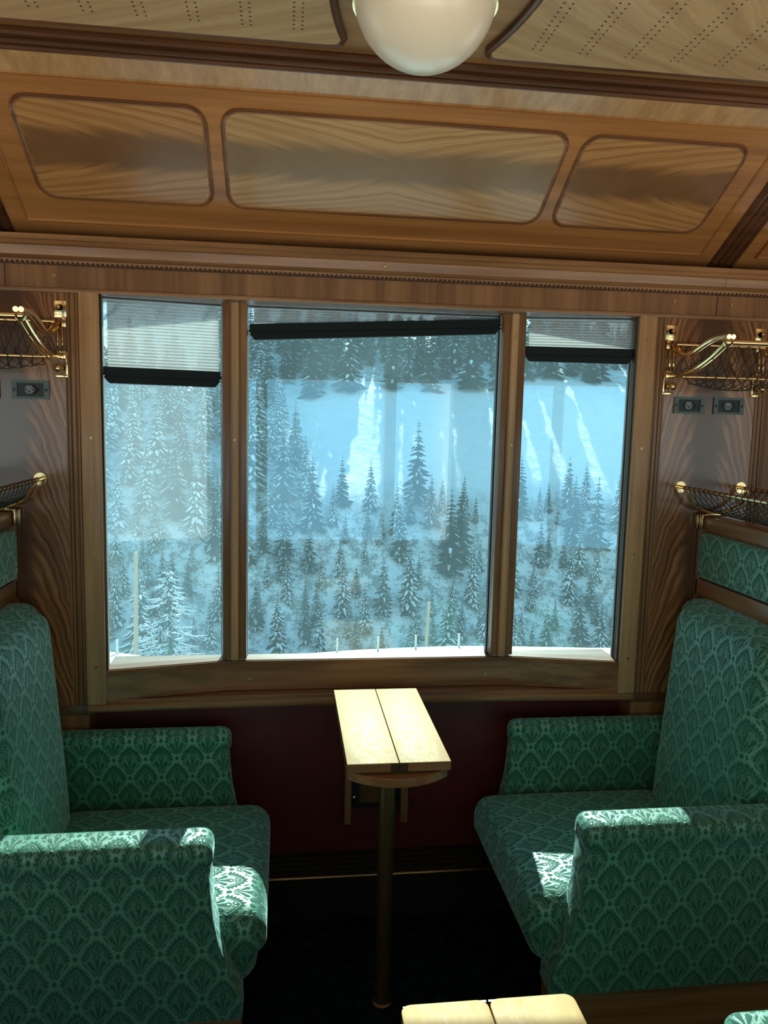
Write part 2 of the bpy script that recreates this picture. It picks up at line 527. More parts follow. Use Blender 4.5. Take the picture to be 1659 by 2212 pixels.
def wall_valley_side():
    p = MB()
    Y0, Y1 = CAR_Y - .1, CAR_Y
    edges = [-CAR_X, -2.8, -2.435, -2.365, -1.635, -1.565, -1.2,
             -0.80, -0.435, -0.368, 0.368, 0.435, 0.80,
             1.2, 1.565, 1.635, 2.365, 2.435, 2.8, CAR_X]
    solid = [(edges[0], edges[1]), (edges[2], edges[3]), (edges[4], edges[5]), (edges[6], edges[7]), (edges[8], edges[9]),
             (edges[10], edges[11]), (edges[12], edges[13]), (edges[14], edges[15]), (edges[16], edges[17]), (edges[18], edges[19])]
    for a, b in solid: p.box((a, Y0, 0.70), (b, Y1, 1.715))
    p.box((-CAR_X, Y0, 0), (CAR_X, Y1, 0.70)); p.box((-CAR_X, Y0, 1.715), (CAR_X, Y1, 2.3))
    struct(p.obj('wall_valley_side', wood_z))
wall_valley_side()

# ------------------------------------------------------------------ window woodwork
def poly_front(y_end, y_mid, x_end=0.80, x_mid=0.425):
    return [(-x_end, y_end), (-x_mid, y_mid), (x_mid, y_mid), (x_end, y_end)]
def ribbon_prism(mb, front, y_back, z0, z1, m=0, bev=0.0):
    """plan polygon between a polyline front and a straight back, extruded in z"""
    poly = list(front) + [(front[-1][0], y_back), (front[0][0], y_back)]
    mb.prism(poly, 'z', z0, z1, m, bev)

SCREW_Z = (0.79, 1.11, 1.425, 1.74)
def screw(parent, mat, x, y, z, r=0.0036):
    mb = MB()
    mb.lathe([(0.0, -0.0032), (r * .7, -0.0028), (r, -0.0005), (r, 0.002)], (x, y, z), 'y', 10)
    mb.box((x - r * .75, y - .0034, z - r * .12), (x + r * .75, y - .002, z + r * .12))
    mb.obj('screw', mat, parent)

def rail_and_shelf():
    t = MB()
    ribbon_prism(t, poly_front(0.0, 0.07, 0.754), 0.13, 0.686, 0.764)
    ribbon_prism(t, poly_front(0.006, 0.076, 0.754), 0.13, 0.764, 0.7765)
    f = poly_front(-0.003, 0.067, 0.754)
    for zz, rr in ((0.7655, .003), (0.770, .0025), (0.7742, .0025)):
        t.tube([(x, y, zz) for x, y in f], rr, 8, 0)
    struct(t.obj('trim_1', wood_x))
    for x in (-0.358, 0.355): screw(bpy.data.objects['trim_1'], brass_old, x, 0.0685, 0.722, .0055)
    s = MB()
    ribbon_prism(s, [(-0.80, -0.002), (-0.5, 0.010), (0, 0.016), (0.5, 0.010), (0.80, -0.002)], 0.13, 0.664, 0.684)
    s.tube([(x, y, 0.668) for x, y in [(-0.80, -0.003), (-0.5, 0.009), (0, 0.015), (0.5, 0.009), (0.80, -0.003)]], 0.0125, 10, 0)
    s.tube([(x, y, 0.684) for x, y in [(-0.80, 0.006), (-0.5, 0.018), (0, 0.024), (0.5, 0.018), (0.80, 0.006)]], 0.0045, 8, 0)
    struct(s.obj('trim_2', wood_x))
rail_and_shelf()

def stiles():
    n = 3
    for s in (-1, 1):
        t = MB()
        t.box((s * 0.752, -0.012, 0.680), (s * 0.802, 0.052, 1.806), 0, 0.002)
        t.tube([(s * 0.753, -0.010, 0.70), (s * 0.753, -0.010, 1.80)], 0.003, 8, 0)
        o = struct(t.obj('trim_%d' % n, wood_stile)); n += 1
        for z in SCREW_Z: screw(o, brass_old, s * 0.776, -0.013, z)
    for s in (-1, 1):
        t = MB()
        t.box((s * 0.368, 0.062, 0.784), (s * 0.390, 0.118, 1.806), 0, 0.0025)
        t.box((s * 0.412, 0.060, 0.784), (s * 0.436, 0.118, 1.806), 0, 0.0025)
        t.box((s * 0.389, 0.058, 0.784), (s * 0.413, 0.118, 1.806), 1)
        t.prism([(s * 0.389, 0.060), (s * 0.392, 0.050), (s * 0.401, 0.046), (s * 0.410, 0.050), (s * 0.413, 0.060)], 'z', 0.784, 1.804, 1)
        for x in (0.390, 0.4125): t.tube([(s * x, 0.0585, 0.784), (s * x, 0.0585, 1.804)], 0.0025, 6, 0)
        o = struct(t.obj('trim_%d' % n, [wood_z, wood_stile])); n += 1
        for z in SCREW_Z: screw(o, brass_old, s * 0.401, 0.0455, z)
stiles()

def header_and_cornice():
    t = MB()
    t.box((-CAR_X, -0.002, 1.803), (CAR_X, 0.15, 1.872), 0)
    t.box((-CAR_X, -0.011, 1.8025), (CAR_X, -0.0015, 1.814), 1, 0.003)
    t.box((0.984, -0.0028, 1.814), (0.986, 0.0, 1.872), 2); t.box((-0.986, -0.0028, 1.814), (-0.984, 0.0, 1.872), 2)
    o = struct(t.obj('trim_7', [wood_ribbon, wood_x, black]))
    for x, z in ((-0.862, 1.846), (0.852, 1.850), (1.03, 1.848)): screw(o, brass_old, x, -0.003, z, .005)
    k = MB()
    prof = [(0.06, 1.872), (-0.012, 1.872), (-0.016, 1.8835), (-0.024, 1.886), (-0.028, 1.8905), (-0.032, 1.892), (-0.036, 1.9145),
            (-0.043, 1.9165), (-0.047, 1.922), (-0.046, 1.926), (-0.052, 1.928), (-0.055, 1.9335), (-0.054, 1.9395), (-0.048, 1.942), (0.06, 1.942)]
    for a, b in ((-CAR_X, -0.989), (-0.988, 0.988), (0.989, CAR_X)): k.prism(prof, 'x', a, b, 0)
    x = -1.35
    while x < 1.45:                                                     # pearl bead under the cornice
        k.ball((x, -0.0145, 1.8755), 0.0043, 1, 6, 4); x += 0.0125
    k.box((-1.35, -0.013, 1.871), (1.45, 0.0, 1.8825), 2)
    o = struct(k.obj('trim_8', [wood_x, wood_dark, wood_dark]))
    screw(o, brass, 0.003, -0.0355, 1.903, .0055)
header_and_cornice()

# ------------------------------------------------------------------ windows
def mk_glass(name, haze):
    m, nt = new_mat(name)
    fr = nt.new('ShaderNodeLayerWeight'); fr.inputs['Blend'].default_value = 0.5
    t = nt.new('ShaderNodeBsdfTransparent'); nt.put(t.inputs[0], GLASS_TINT)
    g = nt.new('ShaderNodeBsdfGlossy'); g.inputs['Roughness'].default_value = 0.0
    mx = nt.new('ShaderNodeMixShader')
    nt.put(mx.inputs[0], E(nt, fr.outputs['Facing']).pow(5.0) * (0.8 - GLASS_REFLECT) + GLASS_REFLECT)
    nt.l.new(t.outputs[0], mx.inputs[1]); nt.l.new(g.outputs[0], mx.inputs[2])
    if haze:                                                            # teal translucent veil imitating haze and reflected light
        d = nt.new('ShaderNodeBsdfTranslucent'); nt.put(d.inputs[0], (0.52, 0.86, 0.95))
        m2 = nt.new('ShaderNodeMixShader')
        n = nt.noise(nt.coords('Object'), 3.5, 4, 0.6)
        nt.put(m2.inputs[0], nt.step(n, 0.3, 0.8, haze * 0.6, haze))
        nt.l.new(mx.outputs[0], m2.inputs[1]); nt.l.new(d.outputs[0], m2.inputs[2]); mx = m2
    nt.l.new(mx.outputs[0], nt.out.inputs[0])
    return m
glass_clear = mk_glass('window glass', 0.036)
glass_veiled = mk_glass('veiled window glass', 0.06)  # stronger veil, imitates the bright reflection in the left pane

def windows():
    zt, zb = 1.803, 0.770
    panes = [((-0.757, 0.046), (-0.432, 0.112)), ((-0.372, 0.108), (0.372, 0.108)), ((0.432, 0.112), (0.757, 0.046))]
    for i, (a, b) in enumerate(panes):
        w = MB()
        d = Vector((b[0] - a[0], b[1] - a[1])).normalized(); nrm = Vector((-d.y, d.x))
        def bar(p, q, z0, z1, th, dep, mi):
            P = [Vector(p) , Vector(q), Vector(q) + nrm * dep, Vector(p) + nrm * dep]
            w.prism([tuple(v) for v in P], 'z', z0, z1, mi)
        A, B = Vector(a), Vector(b)
        for p in ((A, A + d * .004), (B - d * .008, B)): bar(p[0] - nrm * .006, p[1] - nrm * .006, zb, zt, 0, .022, 0)
        for e, q in ((B, -1),) + (((A, 1),) if i == 0 else ()):             # dark channel lining the reveal
            bar(e - nrm * .044, e - nrm * .044 + d * q * .0025, zb + .004, zt, 0, .04, 0)
        bar(A - nrm * .006, B - nrm * .006, zb, zb + .004, 0, .022, 0)
        bar(A - nrm * .006, B - nrm * .006, zt - .004, zt, 0, .022, 0)
        bar(A - nrm * .040, B - nrm * .040, zb - .012, zb + .0015, 0, .05, 1)          # lit wooden sill ledge
        o = struct(w.obj('window_%d' % (i + 1), [rubber, wood_x]))
        g = MB()
        P = [A, B, B + nrm * .006, A + nrm * .006]
        g.prism([tuple(v) for v in P], 'z', zb, zt)
        g.obj('pane', glass_veiled if i == 0 else glass_clear, o, flat=True)
windows()

# ------------------------------------------------------------------ ceiling
CS = (2.168 - 2.04) / 0.22
def cz(y): return 2.04 + CS * (-0.08 - y)
CN = Vector((0, -CS, -1)).normalized()          # into the room
def on_cove(x, y, h=0.0):
    return Vector((x, y, cz(y))) + CN * h
def cove_slab(mb, x0, x1, y0, y1, h, m=0):
    vs = [on_cove(x, y, k) for k in (0, h) for x, y in ((x0, y0), (x1, y0), (x1, y1), (x0, y1))]
    mb.add(vs, [(0, 1, 2, 3), (4, 5, 6, 7), (0, 1, 5, 4), (1, 2, 6, 5), (2, 3, 7, 6), (3, 0, 4, 7)], m)
def cove():
    c = MB()
    cove_slab(c, -CAR_X, CAR_X, 0.14, -0.36, -0.02, 0)
    for s in (-1, 1):
        cove_slab(c, s * 1.10, s * CAR_X, 0.005, -0.36, 0.006, 0)
    cove_slab(c, -0.925, 0.925, 0.004, -0.36, 0.006, 0)
    # thin bead round the framed field
    for pts in ([(-0.925, -0.355), (-0.925, 0.004), (0.925, 0.004), (0.925, -0.355)],
                [(-1.10, -0.355), (-1.10, 0.004), (-2.9, 0.004)], [(1.10, -0.355), (1.10, 0.004), (2.9, 0.004)]):
        c.tube([on_cove(x, y, 0.006) for x, y in pts], 0.0045, 8, 0)
    struct(c.obj('ceiling_cove', wood_cove))
    par = bpy.data.objects['ceiling_cove']
    for (x0, x1, mt) in ((-0.86, -0.452, flame_sideL), (-0.402, 0.402, flame_mid), (0.452, 0.86, flame_sideR)):
        pl = round_rect(x0, -0.316, x1, -0.074, 0.035)
        p = MB()
        n = len(pl)
        vs = [on_cove(x, y, 0.0065) for x, y in pl] + [on_cove(x, y, 0.0088) for x, y in pl]
        p.add(vs, [tuple(range(n, 2 * n))] + [(i, (i + 1) % n, n + (i + 1) % n, n + i) for i in range(n)])
        o = p.obj('veneer_panel', mt, par)
        b = MB()
        out = round_rect(x0 - .006, -0.322, x1 + .006, -0.068, 0.041)
        b.tube([on_cove(x, y, 0.0075) for x, y in out], 0.0042, 8, 0, closed=True)
        inn = round_rect(x0 - .001, -0.317, x1 + .001, -0.073, 0.036)
        b.tube([on_cove(x, y, 0.0085) for x, y in inn], 0.0022, 6, 1, closed=True)
        b.obj('panel_moulding', [wood_bead, wood_x], o)
    # dark transverse ribs at the bay ends
    for i, s in enumerate((-1, 1)):
        r = MB()
        for x, rr in ((0.985, .012), (1.008, .009), (1.026, .012), (1.046, .007)):
            r.tube([on_cove(s * x, y, 0.0) for y in (0.06, -0.36)], rr, 10, 0)
        struct(r.obj('trim_%d' % (9 + i), wood_dark))
    # pale strip and dark double bead above the cove
    st = MB()
    A, B = (-0.36, cz(-0.36)), (-0.432, 2.222)
    st.prism([A, B, (B[0], B[1] + .03), (A[0] + .02, A[1] + .05)], 'x', -CAR_X, CAR_X)
    struct(st.obj('trim_11', wood_strip))
    mo = MB()
    mo.tube([(-CAR_X, -0.435, 2.223), (CAR_X, -0.435, 2.223)], 0.0050, 10)
    mo.tube([(-CAR_X, -0.441, 2.233), (CAR_X, -0.441, 2.233)], 0.0065, 10)
    mo.tube([(-CAR_X, -0.446, 2.249), (CAR_X, -0.446, 2.249)], 0.010, 10)
    struct(mo.obj('trim_12', wood_dark))
cove()

def ceiling():
    c = MB()
    c.box((-CAR_X, CAR_Y, 2.262), (CAR_X, -0.42, 2.30))
    c.box((-CAR_X, CAR_Y - .1, 2.30), (CAR_X, 0.16, 2.36))                 # roof above
    c.box((-CAR_X, 0.10, 1.90), (CAR_X, 0.16, 2.30))
    struct(c.obj('ceiling', wood_ceil))
    par = bpy.data.objects['ceiling']
    for s in (-1, 1):
        y0, y1, yc = -0.492, -1.33, -0.91
        # outline: ogee end beside the lamp
        end = []
        for k in range(9):
            t = k / 8; y = lerp(y0 - .03, yc, t)
            end.append((0.150 + 0.036 * (t ** 0.8) + 0.016 * math.sin(t * math.pi), y))
        half = [(0.18, y0), (0.163, y0 - .004), (0.154, y0 - .013)] + end
        low = [(x, 2 * yc - y) for x, y in half[::-1][1:]]
        pl = [(1.92, y0)] + half + low + [(1.92, y1)]
        pl = [(s * x, y) for x, y in pl]
        p = MB(); p.prism(pl, 'z', 2.250, 2.264, 0)
        o = p.obj('perforated_panel', flame_ceil, par, angle=20)
        b = MB()
        b.tube([(x, y, 2.256) for x, y in pl], 0.0085, 8, 0, closed=True)
        b.tube([(s * x, y, 2.252) for x, y in [(abs(q[0]) - .004 if abs(q[0]) > 1.9 else abs(q[0]) + .004, q[1]) for q in pl]], 0.003, 6, 0, closed=True)
        b.obj('panel_moulding', wood_dark, o)
        h = MB()
        for k in range(11):
            for d in (0, 0.0165):
                x = 0.234 + 0.099 * k + d
                for j in range(22):
                    h.lathe([(0.0, -0.0006), (0.0024, -0.0006), (0.0024, 0.001)], (s * x, -0.553 - 0.0165 * j, 2.2503), 'z', 6, 0)
        h.obj('perforation', black, o, flat=True)
ceiling()

# ------------------------------------------------------------------ heater along the window wall
def heater():
    t = empty('heater_cover', (0, 0.02, 0))
    tag(t, 'dark perforated heater box with brass edge along the floor below the red wall', 'heater')
    m, nt = new_mat('perforated dark sheet')
    x, y, z = nt.sep(nt.coords('Object'))
    px = abs((x * 62.0 + (z * 110.0 - y * 110.0).round() * 0.5).fract() - 0.5); pz = abs((z * 110.0 - y * 110.0).fract() - 0.5)
    hole = px.lt(0.33) * pz.lt(0.26)
    principled(nt, nt.mix(hole, (0.030, 0.030, 0.022), (0.002, 0.002, 0.002)), nt.step(hole, 0, 1, 0.38, 0.9), 0.3, 0.4)
    b = MB()
    b.prism([(-0.016, 0.0), (0.068, 0.0), (0.068, 0.166), (0.055, 0.166), (-0.016, 0.136)], 'x', -0.80, 0.80)
    b.obj('grille', m, t, flat=True)
    e = MB()
    e.tube([(-0.80, -0.018, 0.134), (0.80, -0.018, 0.134)], 0.0065, 10)
    e.box((-0.80, -0.019, 0.112), (0.80, -0.0155, 0.134))
    e.obj('edge_rail', brass_old, t)
heater()

# ------------------------------------------------------------------ seats
velvet = mat_velvet('green damask velvet', (0.104, 0.325, 0.218), (0.026, 0.138, 0.088))
chrome = mat_plain('chrome screw', (0.6, 0.6, 0.58), 0.25, 1.0)

def make_seat(name, sx, wall_y, way, width, label):
    """sx: side of the bay the back stands on; way: direction from the wall to the aisle along y"""
    base = (sx * 0.66, wall_y + way * width / 2, 0)
    t = empty(name, base)
    tag(t, label, 'seat', 'green velvet train seats')
    Y = lambda w: wall_y + way * w
    def bx(mb, x0, x1, w0, w1, z0, z1, m=0, bev=0.0): mb.box((sx * x0, Y(w0), z0), (sx * x1, Y(w1), z1), m, bev)
    W = width
    f = MB()
    bx(f, 0.992, 1.030, 0.008, W - .03, 0.0, 1.19, 0)
    bx(f, 0.978, 1.040, 0.008, W - .02, 1.188, 1.226, 1, 0.003)
    bx(f, 0.976, 1.040, 0.008, W - .02, 0.985, 1.040, 1, 0.004)
    bx(f, 0.976, 1.038, 0.004, 0.022, 0.66, 1.19, 0, 0.002)
    bx(f, 0.974, 1.042, W - .036, W - .017, 0.0, 1.228, 0, 0.002)
    f.obj('seat_frame', [wood_z, wood_y], t)
    h = MB()
    w0, w1 = 0.024, W - .038
    h.rbox((sx * 0.984, Y((w0 + w1) / 2), 1.112), (0.034, w1 - w0, 0.134), 0.014, 4)
    h.obj('headrest', velvet, t, uv='box', angle=60)
    # back: boxed border with a fuller pad set into it
    def recl(q, p):
        q = q.copy(); q.x += sx * 0.022 * p.z
        return q
    b = MB()
    w0, w1 = 0.048, W - .075
    b.rbox((sx * 0.934, Y((w0 + w1) / 2), 0.672), (0.106, w1 - w0, 0.64), 0.042, 5, 0, recl)
    bo = b.obj('backrest', velvet, t, uv='box', angle=60)
    p = MB()
    w0, w1 = 0.096, W - .110
    def belly(q, p):
        q = recl(q, p)
        if p.x * sx < 0: q.x -= sx * 0.022 * (1 - p.y ** 2) * (1 - p.z ** 4) * (0.6 - 0.4 * p.z)
        return q
    p.rbox((sx * 0.893, Y((w0 + w1) / 2), 0.672), (0.100, w1 - w0, 0.622), 0.046, 8, 0, belly)
    p.obj('back_cushion', velvet, bo, uv='box', angle=60)
    c = MB()
    w0, w1 = 0.062, W - .048
    def crown(q, p):
        q = q.copy()
        if p.z > 0: q.z += 0.014 * (1 - p.y ** 2) * (1 - 0.6 * p.x ** 2)
        if p.z < 0: q.x += (sx * 0.020) if p.x * sx < -0.5 else 0
        return q
    c.rbox((sx * 0.580, Y((w0 + w1) / 2), 0.327), (0.575, w1 - w0, 0.172), 0.052, 10, 0, crown)
    c.obj('seat_cushion', velvet, t, uv='seat', angle=60)
    # armrests: S-curved front, rolled top
    def arm(wa, wb, z_low):
        a = MB()
        poly = [(0.955, 0.575), (0.425, 0.575), (0.412, 0.566), (0.408, 0.50), (0.403, 0.445), (0.391, 0.385), (0.372, 0.33), (0.354, 0.288), (0.344, 0.255), (0.342, z_low), (0.955, z_low)]
        poly = [(sx * x, z) for x, z in poly]
        lo, hi = sorted((Y(wa), Y(wb)))
        a.prism(poly, 'y', lo, hi, 0, 0.007, 3)
        o = a.obj('armrest', velvet, t, uv='box', angle=60)
        r = MB()
        yc, hw = (lo + hi) / 2, (hi - lo) / 2 + 0.005
        r.rbox((sx * 0.680, yc, 0.580), (0.552, hw * 2, 0.072), 0.027, 8)
        r.obj('arm_pad', velvet, o, uv='box', angle=60)
    arm(0.010, 0.062, 0.30)
    arm(W - .085, W, 0.212)
    g = MB()
    bx(g, 0.345, 1.0, W - .075, W - .012, 0.0, 0.236, 0, 0.003)
    bx(g, 0.470, 1.0, 0.02, W - .075, 0.0, 0.24, 0, 0.0)
    g.obj('plinth', wood_x, t)
    # brass strap that carries the net basket on the frame's top rail
    s = MB()
    bx(s, 0.970, 0.976, 0.020, 0.034, 1.186, 1.232, 0, 0.0015)
    bx(s, 0.970, 1.046, 0.020, 0.034, 1.228, 1.234, 0, 0.0015)
    bx(s, 0.962, 0.976, 0.004, 0.018, 1.190, 1.232, 1, 0.002)
    s.obj('strap', [brass, brass_old], t)
    return t

make_seat('train_seat', -1, 0.0, -1, 0.65, 'green damask seat facing right, brightest backrest, left of the small folding table')
make_seat('train_seat', 1, 0.0, -1, 0.65, 'green damask seat facing left, under the pair of sockets, right of the folding table')
make_seat('train_seat', 1, -2.48, 1, 1.30, 'sunlit green armrest end of a seat across the aisle in the bottom right corner')

# ------------------------------------------------------------------ folding tables
maple = None
def mk_maple():
    m, nt = new_mat('pale table veneer')
    x, y, z = nt.sep(nt.coords('Object'))
    g = nt.noise(nt.comb(x * 40.0, y * 5.0, z * 40.0), 1.0, 4, 0.65, 0.4)
    f = nt.noise(nt.comb(x * 160.0, y * 60.0, z * 160.0), 1.0, 2, 0.6)
    scr = nt.noise(nt.comb(x * 130.0, y * 18.0, 0.0), 1.0, 2, 0.7)
    c = nt.mix(nt.step(g * 0.6 + f * 0.4, 0.32, 0.68), (0.58, 0.335, 0.105), (0.70, 0.445, 0.165))
    principled(nt, nt.mix(nt.step(scr, 0.68, 0.75) * 0.3, c, (0.70, 0.56, 0.34)), nt.step(f, 0.2, 0.8, 0.5, 0.65), 0, 0.3, 0.0)
    return m
maple = mk_maple()
wood_table = mat_wood('table edge wood', 'x', (0.40, 0.20, 0.08), (0.22, 0.10, 0.035))

bronze = mat_plain('dark bronze tube', (0.26, 0.145, 0.06), 0.36, 0.85)
DZ = 0.015

def make_table(cx, y_far, y_near, post_y, label, rounded=0.0, wall=True):
    """y_far: wall end; y_near: aisle end"""
    t = empty('folding_table', (cx, post_y, 0))
    tag(t, label, 'table', 'folding tables of pale wood')
    lo, hi = min(y_far, y_near), max(y_far, y_near)
    sg = -1 if y_near < y_far else 1
    for s in (-1, 1):
        l = MB()
        a, b = sorted((cx + s * 0.0012, cx + s * 0.120))
        for z0, z1, mi in ((0.679, 0.6985, 1), (0.6985, 0.701, 0)):
            if rounded: l.prism(round_rect(a, lo, b, hi, rounded, 4), 'z', z0 + DZ, z1 + DZ, mi, 0.0007)
            else: l.box((a, lo, z0 + DZ), (b, hi, z1 + DZ), mi, 0.0007)
        o = l.obj('table_leaf', [maple, wood_table], t)
        e = MB()                                                       # darker end grain block and mitred corners
        ye = y_near
        e.box((a + .004, ye + sg * 0.0005, 0.6812 + DZ), (b - .004, ye - sg * 0.003, 0.6982 + DZ), 0)
        ca, cb = (a + .002, a + .012) if s < 0 else (b - .012, b - .002)
        xa = cx + s * 0.0015; xb = cx + s * 0.020
        e.box((min(xa, xb), ye + sg * 0.0009, 0.6800 + DZ), (max(xa, xb), ye - sg * 0.003, 0.6992 + DZ), 1)
        e.obj('end_edge', [wood_table, wood_dark], o)
    ap = MB()
    pts = [(cx - .116, y_far - sg * -0.02), (cx - .116, y_near - sg * 0.028)]
    for k in range(1, 12):
        a = k / 12; pts.append((lerp(cx - .116, cx + .118, a), y_near - sg * 0.028 + sg * 0.050 * math.sin(math.pi * a) ** 0.8))
    pts += [(cx + .118, y_near - sg * 0.028), (cx + .118, y_far + sg * 0.02)]
    ap.prism(pts, 'z', 0.650 + DZ, 0.672 + DZ, 0, 0.002)
    ap.box((cx - .10, lo + .06, 0.671 + DZ), (cx + .10, hi - .06, 0.680 + DZ), 1)
    ap.obj('apron', [wood_table, wood_dark], t)
    p = MB()
    p.lathe([(0.026, 0.0), (0.026, 0.003), (0.0205, 0.006), (0.0205, 0.640 + DZ), (0.026, 0.644 + DZ), (0.026, 0.651 + DZ)], (cx - .006, post_y, 0), 'z', 24)
    p.obj('post', bronze, t)
    if wall:
        b = MB()
        for x0, x1 in ((-0.073, -0.053), (0.098, 0.120)): b.box((x0, 0.030, 0.27), (x1, 0.069, 0.655), 0, 0.002)
        b.box((-0.053, 0.045, 0.315), (0.098, 0.069, 0.42), 1, 0.002)
        b.box((-0.030, 0.036, 0.335), (0.075, 0.050, 0.65), 2, 0.002)
        o = b.obj('wall_bracket', [wood_z, black, wood_darkz], t)
        s = MB(); s.ball((-0.044, 0.042, 0.352), 0.0075, 0, 12, 6); s.obj('screw', chrome, o)
        s = MB(); s.lathe([(0, -.002), (.003, -.002), (.0035, .002)], (0.004, 0.0355, 0.372), 'y', 10); s.obj('screw', chrome, o)
    return t
make_table(0.005, -0.028, -0.515, -0.365, 'small sunlit folding table on a brass post under the middle of the window')
make_table(0.018, -2.30, -1.25, -1.75, 'end of a bright folding table across the aisle, cut off by the bottom edge', 0.014, False)

# ------------------------------------------------------------------ window blinds
def mk_pleat():
    m, nt = new_mat('pleated blind cloth')
    d = nt.new('ShaderNodeBsdfDiffuse'); nt.put(d.inputs[0], (0.62, 0.58, 0.54))
    t = nt.new('ShaderNodeBsdfTranslucent'); nt.put(t.inputs[0], (0.40, 0.375, 0.355))
    x = nt.new('ShaderNodeBsdfTransparent'); nt.put(x.inputs[0], (0.9, 0.95, 0.97))
    a = nt.new('ShaderNodeMixShader'); a.inputs[0].default_value = 0.62
    nt.l.new(d.outputs[0], a.inputs[1]); nt.l.new(t.outputs[0], a.inputs[2])
    b = nt.new('ShaderNodeMixShader'); b.inputs[0].default_value = 0.16
    nt.l.new(a.outputs[0], b.inputs[1]); nt.l.new(x.outputs[0], b.inputs[2])
    nt.l.new(b.outputs[0], nt.out.inputs[0])
    return m
pleat = mk_pleat()
blind_bar = mat_plain('dark green blind bar', (0.003, 0.010, 0.009), 0.55, 0, 0.2)
cord = mat_plain('white guide cord', (0.7, 0.75, 0.75), 0.5)

def make_blind(a, b, za, zb, label, h=0.044):
    """a, b: plan points of the two ends; za, zb: top edge of the bar at each end"""
    A, B = Vector(a), Vector(b); d = (B - A).normalized(); n = Vector((d.y, -d.x))     # into the room
    t = empty('pleated_blind', ((a[0] + b[0]) / 2, (a[1] + b[1]) / 2, 1.80))
    tag(t, label, 'blind', 'pleated blinds in the window')
    zt = 1.795
    c = MB()
    N = max(3, int(round((zt - min(za, zb)) / 0.0085)))
    vs, fs = [], []
    for k in range(2 * N + 1):
        f = k / (2 * N); o = 0.0018 if k % 2 else -0.0018
        for P, z in ((A + d * .014, za), (B - d * .006, zb)):
            q = P + n * o; vs.append((q.x, q.y, lerp(zt, z, f)))
        for P, z in ((A + d * .014, za), (B - d * .006, zb)):
            q = P + n * (o - .0007); vs.append((q.x, q.y, lerp(zt, z, f)))
    for k in range(2 * N):
        i = 4 * k
        fs += [(i, i + 1, i + 5, i + 4)]
    c.add(vs, fs)
    c.obj('pleated_cloth', pleat, t, flat=True)
    r = MB()
    def bar(e0, e1, z0, z1, dep, taper):
        vs = []
        for zi in (0, 1):
            for P, z, sgn in ((A, za, 1), (B, zb, -1)):
                for o in (-dep, dep):
                    q = P + d * sgn * (e1 if zi else e0) + n * o
                    vs.append((q.x, q.y, z - (z1 if zi else z0)))
        r.add(vs, [(0, 1, 3, 2), (4, 6, 7, 5), (0, 2, 6, 4), (1, 5, 7, 3), (0, 4, 5, 1), (2, 3, 7, 6)])
    bar(0.002, 0.002, 0.0, h * 0.52, 0.009, 0)
    bar(0.006, 0.006, h * 0.52, h * 0.58, 0.005, 0)
    bar(0.004, 0.004, h * 0.58, h * 0.66, 0.010, 0)
    bar(0.004, 0.017, h * 0.66, h, 0.010, 0)
    o = r.obj('bottom_bar', blind_bar, t, flat=True)
    for P, z, sgn in ((A, za, -1), (B, zb, 1)):
        p = MB(); q = P + d * sgn * 0.002
        p.ball((q.x, q.y, z - h * 0.42), 0.005, 0, 10, 6); p.ball((q.x, q.y, z - h * .66), 0.0042, 0, 10, 6)
        p.tube([(q.x, q.y, z - h * .42), (q.x, q.y, z - h * .66)], .002, 6)
        p.obj('end_pin', chrome, o)
    for P, z, s in ((A, za, 1), (B, zb, -1)):
        g = MB(); q = P - d * s * 0.001
        g.tube([(q.x, q.y, 1.80), (q.x, q.y, 0.786)], 0.0009, 5)
        g.obj('guide_cord', cord, t)
    return t
make_blind((-0.752, 0.028), (-0.442, 0.090), 1.617, 1.615, 'pleated blind in the left pane, drawn lowest of the three')
make_blind((-0.364, 0.085), (0.364, 0.085), 1.750, 1.7905, 'pleated blind over the wide middle pane, bar hanging crooked')
make_blind((0.440, 0.090), (0.752, 0.028), 1.7165, 1.713, 'short level pleated blind at the top of the right pane')

# ------------------------------------------------------------------ power sockets
sock_metal = mat_plain('grey green socket plate', (0.085, 0.115, 0.108), 0.42, 0.3)
sock_dark = mat_plain('dark socket recess', (0.008, 0.022, 0.019), 0.5)
sock_insert = mat_plain('grey socket insert', (0.20, 0.225, 0.22), 0.5)
def make_socket(x, z, label):
    t = empty('power_socket', (x, 0, z))
    tag(t, label, 'socket', 'power sockets below the luggage racks')
    p = MB()
    w, h = 0.0475, 0.0245
    fr = ((-w, -h, -.034, h), (.034, -h, w, h), (-.034, -h, .034, -.018), (-.034, .018, .034, h))
    for a, b, c, d in fr: p.box((x + a, -0.005, z + b), (x + c, 0.0, z + d), 0)
    p.obj('face_plate', sock_metal, t)
    r = MB(); r.box((x - .034, -0.0012, z - .018), (x + .034, -0.0004, z + .018), 0)
    hx = [(-.021, 0), (-.010, .0125), (.010, .0125), (.023, 0), (.010, -.0125), (-.010, -.0125)]
    r.prism([(x + a, z + b) for a, b in hx], 'y', -0.0022, -0.001, 1)
    ro = r.obj('recess', [sock_dark, black], t, flat=True)
    i = MB()
    i.prism([(x - .003 + a * .66, z + b * .86) for a, b in hx], 'y', -0.0052, -0.002, 0)
    for a, b in ((-.010, 0), (.008, 0), (-.001, -.0045)): i.lathe([(0, -.0003), (.0024, -.0003), (.0024, .001)], (x - .002 + a, -0.0053, z + b), 'y', 8, 1)
    i.obj('insert', [sock_insert, black], ro, flat=True)
    for a in (-.0405, .0405):
        s = MB(); s.lathe([(0, -.001), (.0038, -.001), (.0042, .001)], (x + a, -0.0052, z), 'y', 12)
        s.obj('screw', sock_dark, t)
make_socket(0.921, 1.5535, 'grey wall socket below the right luggage rack, nearer the window')
make_socket(1.045, 1.5545, 'grey wall socket below the right luggage rack, farther from the window')
